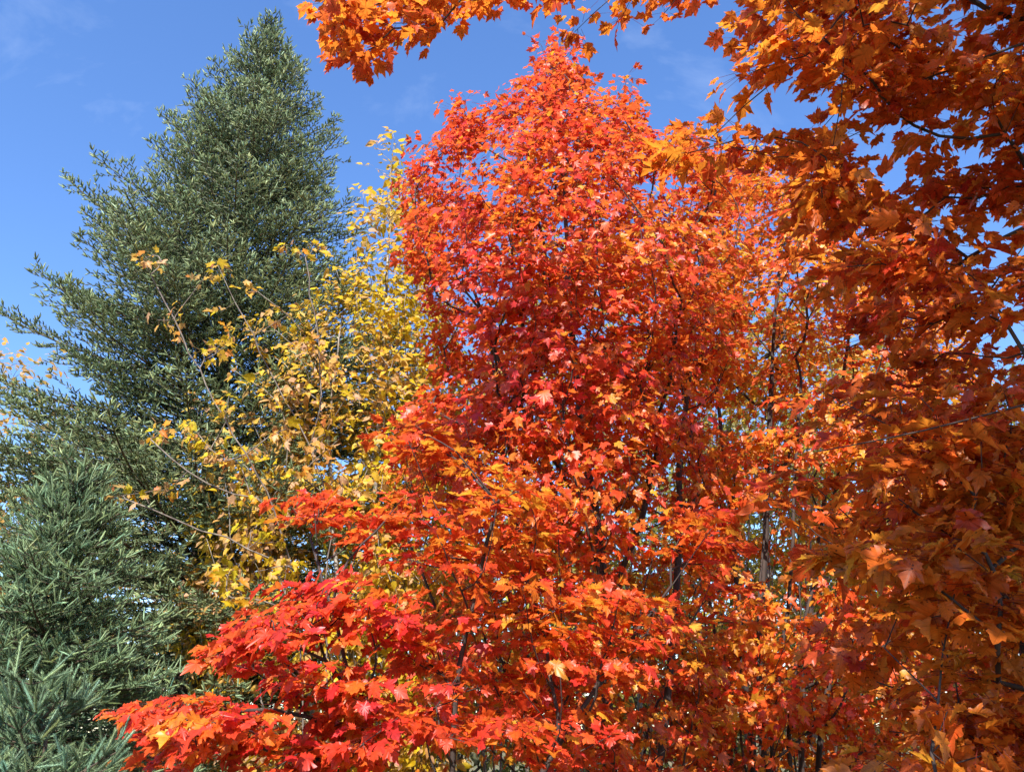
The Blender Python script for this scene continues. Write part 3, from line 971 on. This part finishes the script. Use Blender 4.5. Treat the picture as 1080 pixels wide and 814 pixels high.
def fill(poly, n, y0, half, rp_, clump=2.0, shell=0.9, dens=None, sep=0.07):
    tF.append(crown_points(poly, n, y0, half, rp_, rngF, shell=shell, clump=clump, minsep=sep, dens=dens))


# spray along the top edge
fill([(340, 40), (345, -20), (380, -35), (540, -35), (760, -35), (745, -6), (690, 4), (660, -4), (610, 6), (560, -8), (500, 10), (462, 14), (440, 40), (400, 52), (372, 72), (360, 60)], 70, 3.9, 0.3, 40, clump=0.0)
tF.append(W([606, 380, 374, 470, 655, 700], [34, 76, 60, 40, 20, 15], 3.9))
# upper right spray
fill([(700, 170), (718, 135), (765, 100), (792, 20), (792, -60), (1130, -80), (1140, 300), (1090, 300), (1060, 262), (1040, 240), (1010, 225), (960, 215), (930, 190),
      (905, 190), (890, 250), (860, 230), (830, 245), (800, 230), (790, 170), (760, 140), (730, 175)], 330, 3.3, 0.5, 70, clump=3.0)
# big right curtain
fill([(820, 250), (900, 230), (960, 215), (1030, 240), (1120, 300), (1180, 860), (760, 860), (780, 760), (830, 700), (800, 620), (830, 540), (800, 470), (850, 400), (830, 330)],
     400, 3.3, 0.6, 90, clump=2.4, dens=lambda px, py: np.clip((px - 835) / 240, 0.03, 1))
# crown out of the frame, overhead and to the right, that shades the sprays below it
nU = 950
u = rngF.normal(0, 1, (nU, 3)); u = unit(u) * (rngF.random((nU, 1)) ** 0.45)
nS = 200
u2 = unit(rngF.normal(0, 1, (nS, 3))) * (rngF.random((nS, 1)) ** 0.45)
over = np.where(np.arange(nU)[:, None] < 700, np.array([2.4, 0.5, 4.9]) + u * np.array([2.2, 1.5, 1.5]), np.array([3.4, 2.2, 5.0]) + u * np.array([2.3, 1.6, 2.4]))
over = np.concatenate([over, np.array([2.1, 0.5, 7.3]) + u2 * np.array([1.9, 1.3, 0.9])])
vx = over - CAM
dep = vx[:, 1] * cp + vx[:, 2] * sp
sxp = 540 + FPX * vx[:, 0] / np.maximum(dep, 0.01)
syp = 407 - FPX * (vx[:, 2] * cp - vx[:, 1] * sp) / np.maximum(dep, 0.01)
outside = (dep < 0.1) | (sxp > 1120) | (syp < -60) | (sxp < -40)
tF.append(over[outside])
tF = np.concatenate(tF)
# openings in the canopy
vx = tF - CAM
dep = np.maximum(vx[:, 1] * cp + vx[:, 2] * sp, 0.01)
sxp = 540 + FPX * vx[:, 0] / dep
syp = 407 - FPX * (vx[:, 2] * cp - vx[:, 1] * sp) / dep
ok = np.ones(len(tF), bool)
for (a, b, rx, ry) in [(940, 165, 46, 40), (1066, 262, 38, 30), (850, 95, 30, 30), (985, 30, 24, 30), (1060, 345, 26, 30), (815, 110, 24, 30), (800, 225, 50, 30), (735, 52, 40, 40), (900, 120, 26, 22), (770, 195, 40, 34), (835, 205, 24, 30), (1010, 120, 26, 20)]:
    ok &= ((sxp - a) / rx) ** 2 + ((syp - b) / ry) ** 2 > 1
tF = tF[ok]
stemsF = [
    [(4.2, 2.6, 0), (4.15, 2.6, 1.8), (4.1, 2.6, 3.4), (4.2, 2.5, 5.2), (4.3, 2.4, 7.0)],
    [(4.12, 2.6, 3.0), *W([1180, 1090, 1010, 920, 880], [405, 428, 452, 463, 478], [2.7, 2.65, 2.7, 2.8, 2.9])],
    [(4.12, 2.6, 2.6), *W([1180, 1080, 1013, 960], [470, 499, 517, 560], [2.75, 2.8, 2.85, 3.0])],
    [(4.12, 2.6, 3.6), *W([1200, 1100, 1030, 960, 925], [20, 32, 55, 80, 100], [2.8, 2.8, 2.9, 3.0, 3.1])],
    [(4.15, 2.55, 4.4), *W([1000, 930, 890], [-190, -90, -20], [2.8, 2.8, 2.85]), *W([886, 850, 800, 752], [20, 42, 82, 128], [2.9, 2.9, 3.0, 3.1])],
    [W(886, 20, 2.9), *W([885, 885, 880, 872], [35, 80, 120, 152], [2.9, 2.9, 2.9, 2.95])],
    [W(890, -20, 3.3), *W([760, 640, 520, 420, 365], [-60, -60, -40, 0, 35], [3.6, 3.8, 3.9, 3.9, 3.9])],
    [(4.1, 2.6, 1.2), *W([1040, 956, 983, 992, 1000, 1011], [900, 813, 756, 700, 631, 575], [2.7, 2.75, 2.8, 2.8, 2.85, 2.9])],
    [W(983, 756, 2.8), *W([955, 925, 940, 961], [745, 700, 640, 606], [2.85, 2.9, 2.9, 2.95])],
    [(4.12, 2.6, 3.3), *W([1150, 1080, 1030, 990], [210, 240, 270, 300], [3.2, 3.3, 3.4, 3.5])],
    [(4.15, 2.55, 3.8), (3.6, 1.6, 4.6), (2.9, 0.7, 5.0), (2.1, 0.0, 5.2)],
    [(4.3, 2.45, 5.8), (3.4, 1.4, 6.8), (2.4, 0.7, 7.3), (1.2, 0.4, 7.5)],
]


def col_F(p, n):
    t = np.clip(0.56 + 0.20 * noise3(p, 2.0, 1.0) + 0.15 * noise3(p, 6.0, 3.0) + rngF.normal(0, 0.17, n), 0, 1)
    return ramp([(0.0, (0.55, 0.03, 0.035)), (0.25, (0.68, 0.07, 0.025)), (0.5, (0.72, 0.12, 0.018)), (0.75, (0.70, 0.175, 0.02)), (0.97, (0.66, 0.21, 0.03)), (1.0, (0.62, 0.24, 0.03))], t) * rngF.uniform(0.75, 1.05, (n, 1))


broadleaf('overhanging_maple', 'large leaved orange brown maple overhanging close by from the right and across the top', 'maple', stemsF, tF, rngF, MAPLE_FINE, M_NEAR, M_BARKD,
          dresses=[dict(per=10.5, size=0.075, spread=0.17, colour=col_F, flat=0.6, up=0.8, out=0.0, rnd=0.45, droop=0.75, petiole=0.07, sunny=0.3, psides=4, prad=0.0011)],
          rcap=(0.09, 0.0115), limb_min=12, alpha=0.3, rise=0.15, tipr=0.0018)

# ------------------------------------------------------------------ trees of the wood edge behind
rngG = np.random.default_rng(41)
back = [  # base x, y, height, crown radius, colour kind, label
    (-7.9, 12.2, 7.3, 2.0, 1, 'orange yellow tree showing at the left edge behind the spruce'),
    (-5.4, 16.0, 7.5, 2.2, 1, 'tan leaved tree seen through gaps in the tall spruce'),
    (-2.2, 14.5, 9.6, 2.2, 0, 'yellow tree standing behind the many stemmed birch'),
    (0.6, 15.5, 11.5, 2.4, 0, 'yellow green tree glimpsed behind the stems of the scarlet maple'),
    (3.4, 14.0, 10.4, 2.3, 2, 'olive green tree behind the orange maple stems'),
    (6.2, 15.0, 9.6, 2.3, 0, 'gold leaved tree seen through the right hand leaves'),
    (4.5, 12.4, 8.8, 1.9, 0, 'golden tree close behind the orange maple, right of its stems'),
    (9.2, 14.5, 8.0, 2.3, 2, 'green tree behind the overhanging leaves at far right'),
    (2.0, 18.0, 8.2, 2.3, 2, 'dull green tree farthest back between the two tall maples'),
]


def col_G(kind):
    def f(p, n):
        t = rngG.random(n)
        if kind == 0:
            return ramp([(0, (0.36, 0.34, 0.03)), (0.5, (0.6, 0.46, 0.05)), (1, (0.68, 0.44, 0.12))], t) * rngG.uniform(0.7, 1.05, (n, 1))
        if kind == 1:
            return ramp([(0, (0.62, 0.30, 0.04)), (0.5, (0.68, 0.40, 0.08)), (1, (0.6, 0.36, 0.2))], t) * rngG.uniform(0.7, 1.05, (n, 1))
        return ramp([(0, (0.10, 0.13, 0.03)), (0.5, (0.22, 0.22, 0.05)), (1, (0.42, 0.36, 0.08))], t) * rngG.uniform(0.7, 1.1, (n, 1))
    return f


for (x, y, h, r, kind, lab) in back:
    n = int(55 * h)
    u = unit(rngG.normal(0, 1, (n, 3))) * (rngG.random((n, 1)) ** 0.42)
    tg = np.array([x, y, h * 0.55]) + u * np.array([r, r * 0.8, h * 0.45])
    tg = tg[tg[:, 2] > 0.8]
    st = [[(x, y, 0), (x + rngG.normal(0, 0.1), y, h * 0.4), (x + rngG.normal(0, 0.2), y, h * 0.85)]]
    for q in range(3):
        a = rngG.random() * 6.28
        st.append([(x + 0.25 * math.cos(a), y + 0.2 * math.sin(a), 0), (x + 0.5 * math.cos(a), y + 0.3 * math.sin(a), h * 0.35), (x + r * 0.55 * math.cos(a), y + r * 0.4 * math.sin(a), h * 0.72)])
    broadleaf('woodland_tree', lab, 'tree', st, tg, rngG, OVATE_LOW, M_YELLOW, M_GREY if kind != 2 else M_BARK, group='trees of the wood edge behind',
              dresses=[dict(per=10, size=0.105, spread=0.30, colour=col_G(kind), flat=0.8, up=0.6, out=0.5, rnd=0.6, droop=0.6, petiole=0.0)], limb_min=25, rcap=0.06)

far = [(-15.0, 24, 8.5, 3.2, 2), (-9.5, 27, 8.0, 3.4, 3), (-4.0, 25, 7.5, 3.0, 2), (0.5, 28, 8.0, 3.4, 3), (5.0, 25, 7.5, 3.0, 2), (10.0, 27, 8.5, 3.4, 3), (15.5, 25, 8.0, 3.4, 2),
       (-12.0, 21, 5.5, 2.4, 3), (-6.5, 20, 5.0, 2.4, 2), (-1.2, 21, 5.4, 2.5, 3), (3.0, 20, 5.2, 2.4, 3), (7.6, 21, 5.6, 2.4, 2), (12.0, 20.5, 5.4, 2.4, 3)]
for (x, y, h, r, kind) in far:
    n = int(34 * h)
    u = unit(rngG.normal(0, 1, (n, 3))) * (rngG.random((n, 1)) ** 0.42)
    tg = np.array([x, y, h * 0.5]) + u * np.array([r, r * 0.8, h * 0.5])
    tg = tg[tg[:, 2] > 0.3]
    st = [[(x, y, 0), (x + rngG.normal(0, 0.1), y, h * 0.4), (x + rngG.normal(0, 0.2), y, h * 0.85)]]
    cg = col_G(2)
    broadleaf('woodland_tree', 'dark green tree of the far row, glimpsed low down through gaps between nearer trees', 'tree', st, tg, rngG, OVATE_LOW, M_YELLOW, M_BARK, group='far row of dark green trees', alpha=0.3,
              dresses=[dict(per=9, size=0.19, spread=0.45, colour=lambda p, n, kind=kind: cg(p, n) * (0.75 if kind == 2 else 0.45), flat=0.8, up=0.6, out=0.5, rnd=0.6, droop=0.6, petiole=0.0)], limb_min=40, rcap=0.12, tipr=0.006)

# bare grey stems between the maples and the wood edge
rngH = np.random.default_rng(51)
for (x, y, h) in [(-0.9, 10.6, 5.0), (-0.1, 11.2, 5.5), (0.9, 10.4, 5.2), (1.6, 11.6, 5.6), (2.7, 10.8, 5.4), (3.5, 11.4, 5.6), (4.4, 10.6, 5.0), (-2.6, 11.0, 4.6), (5.4, 11.2, 5.2)]:
    st = [[(x, y, 0), (x + rngH.normal(0, 0.15), y, h * 0.5), (x + rngH.normal(0, 0.4), y, h)]]
    for q in range(4):
        a = rngH.random() * 6.28
        st.append([(x + 0.12 * math.cos(a), y + 0.1 * math.sin(a), 0), (x + 0.4 * math.cos(a), y + 0.3 * math.sin(a), h * 0.45), (x + 0.8 * math.cos(a), y + 0.5 * math.sin(a), h * (0.8 + 0.2 * rngH.random()))])
    n = 90
    u = unit(rngH.normal(0, 1, (n, 3))) * (rngH.random((n, 1)) ** 0.4)
    tg = np.array([x, y, h * 0.6]) + u * np.array([1.1, 0.7, h * 0.42])
    broadleaf('bare_sapling', 'thin bare grey stems of a leafless thicket behind the red maples', 'sapling', st, tg, rngH, OVATE_LOW, M_YELLOW, M_GREY, group='leafless grey saplings behind the maples', alpha=0.3,
              dresses=[dict(per=0.6, size=0.07, spread=0.1, colour=col_G(0), petiole=0.0)], limb_min=20, rcap=0.022, tipr=0.003)
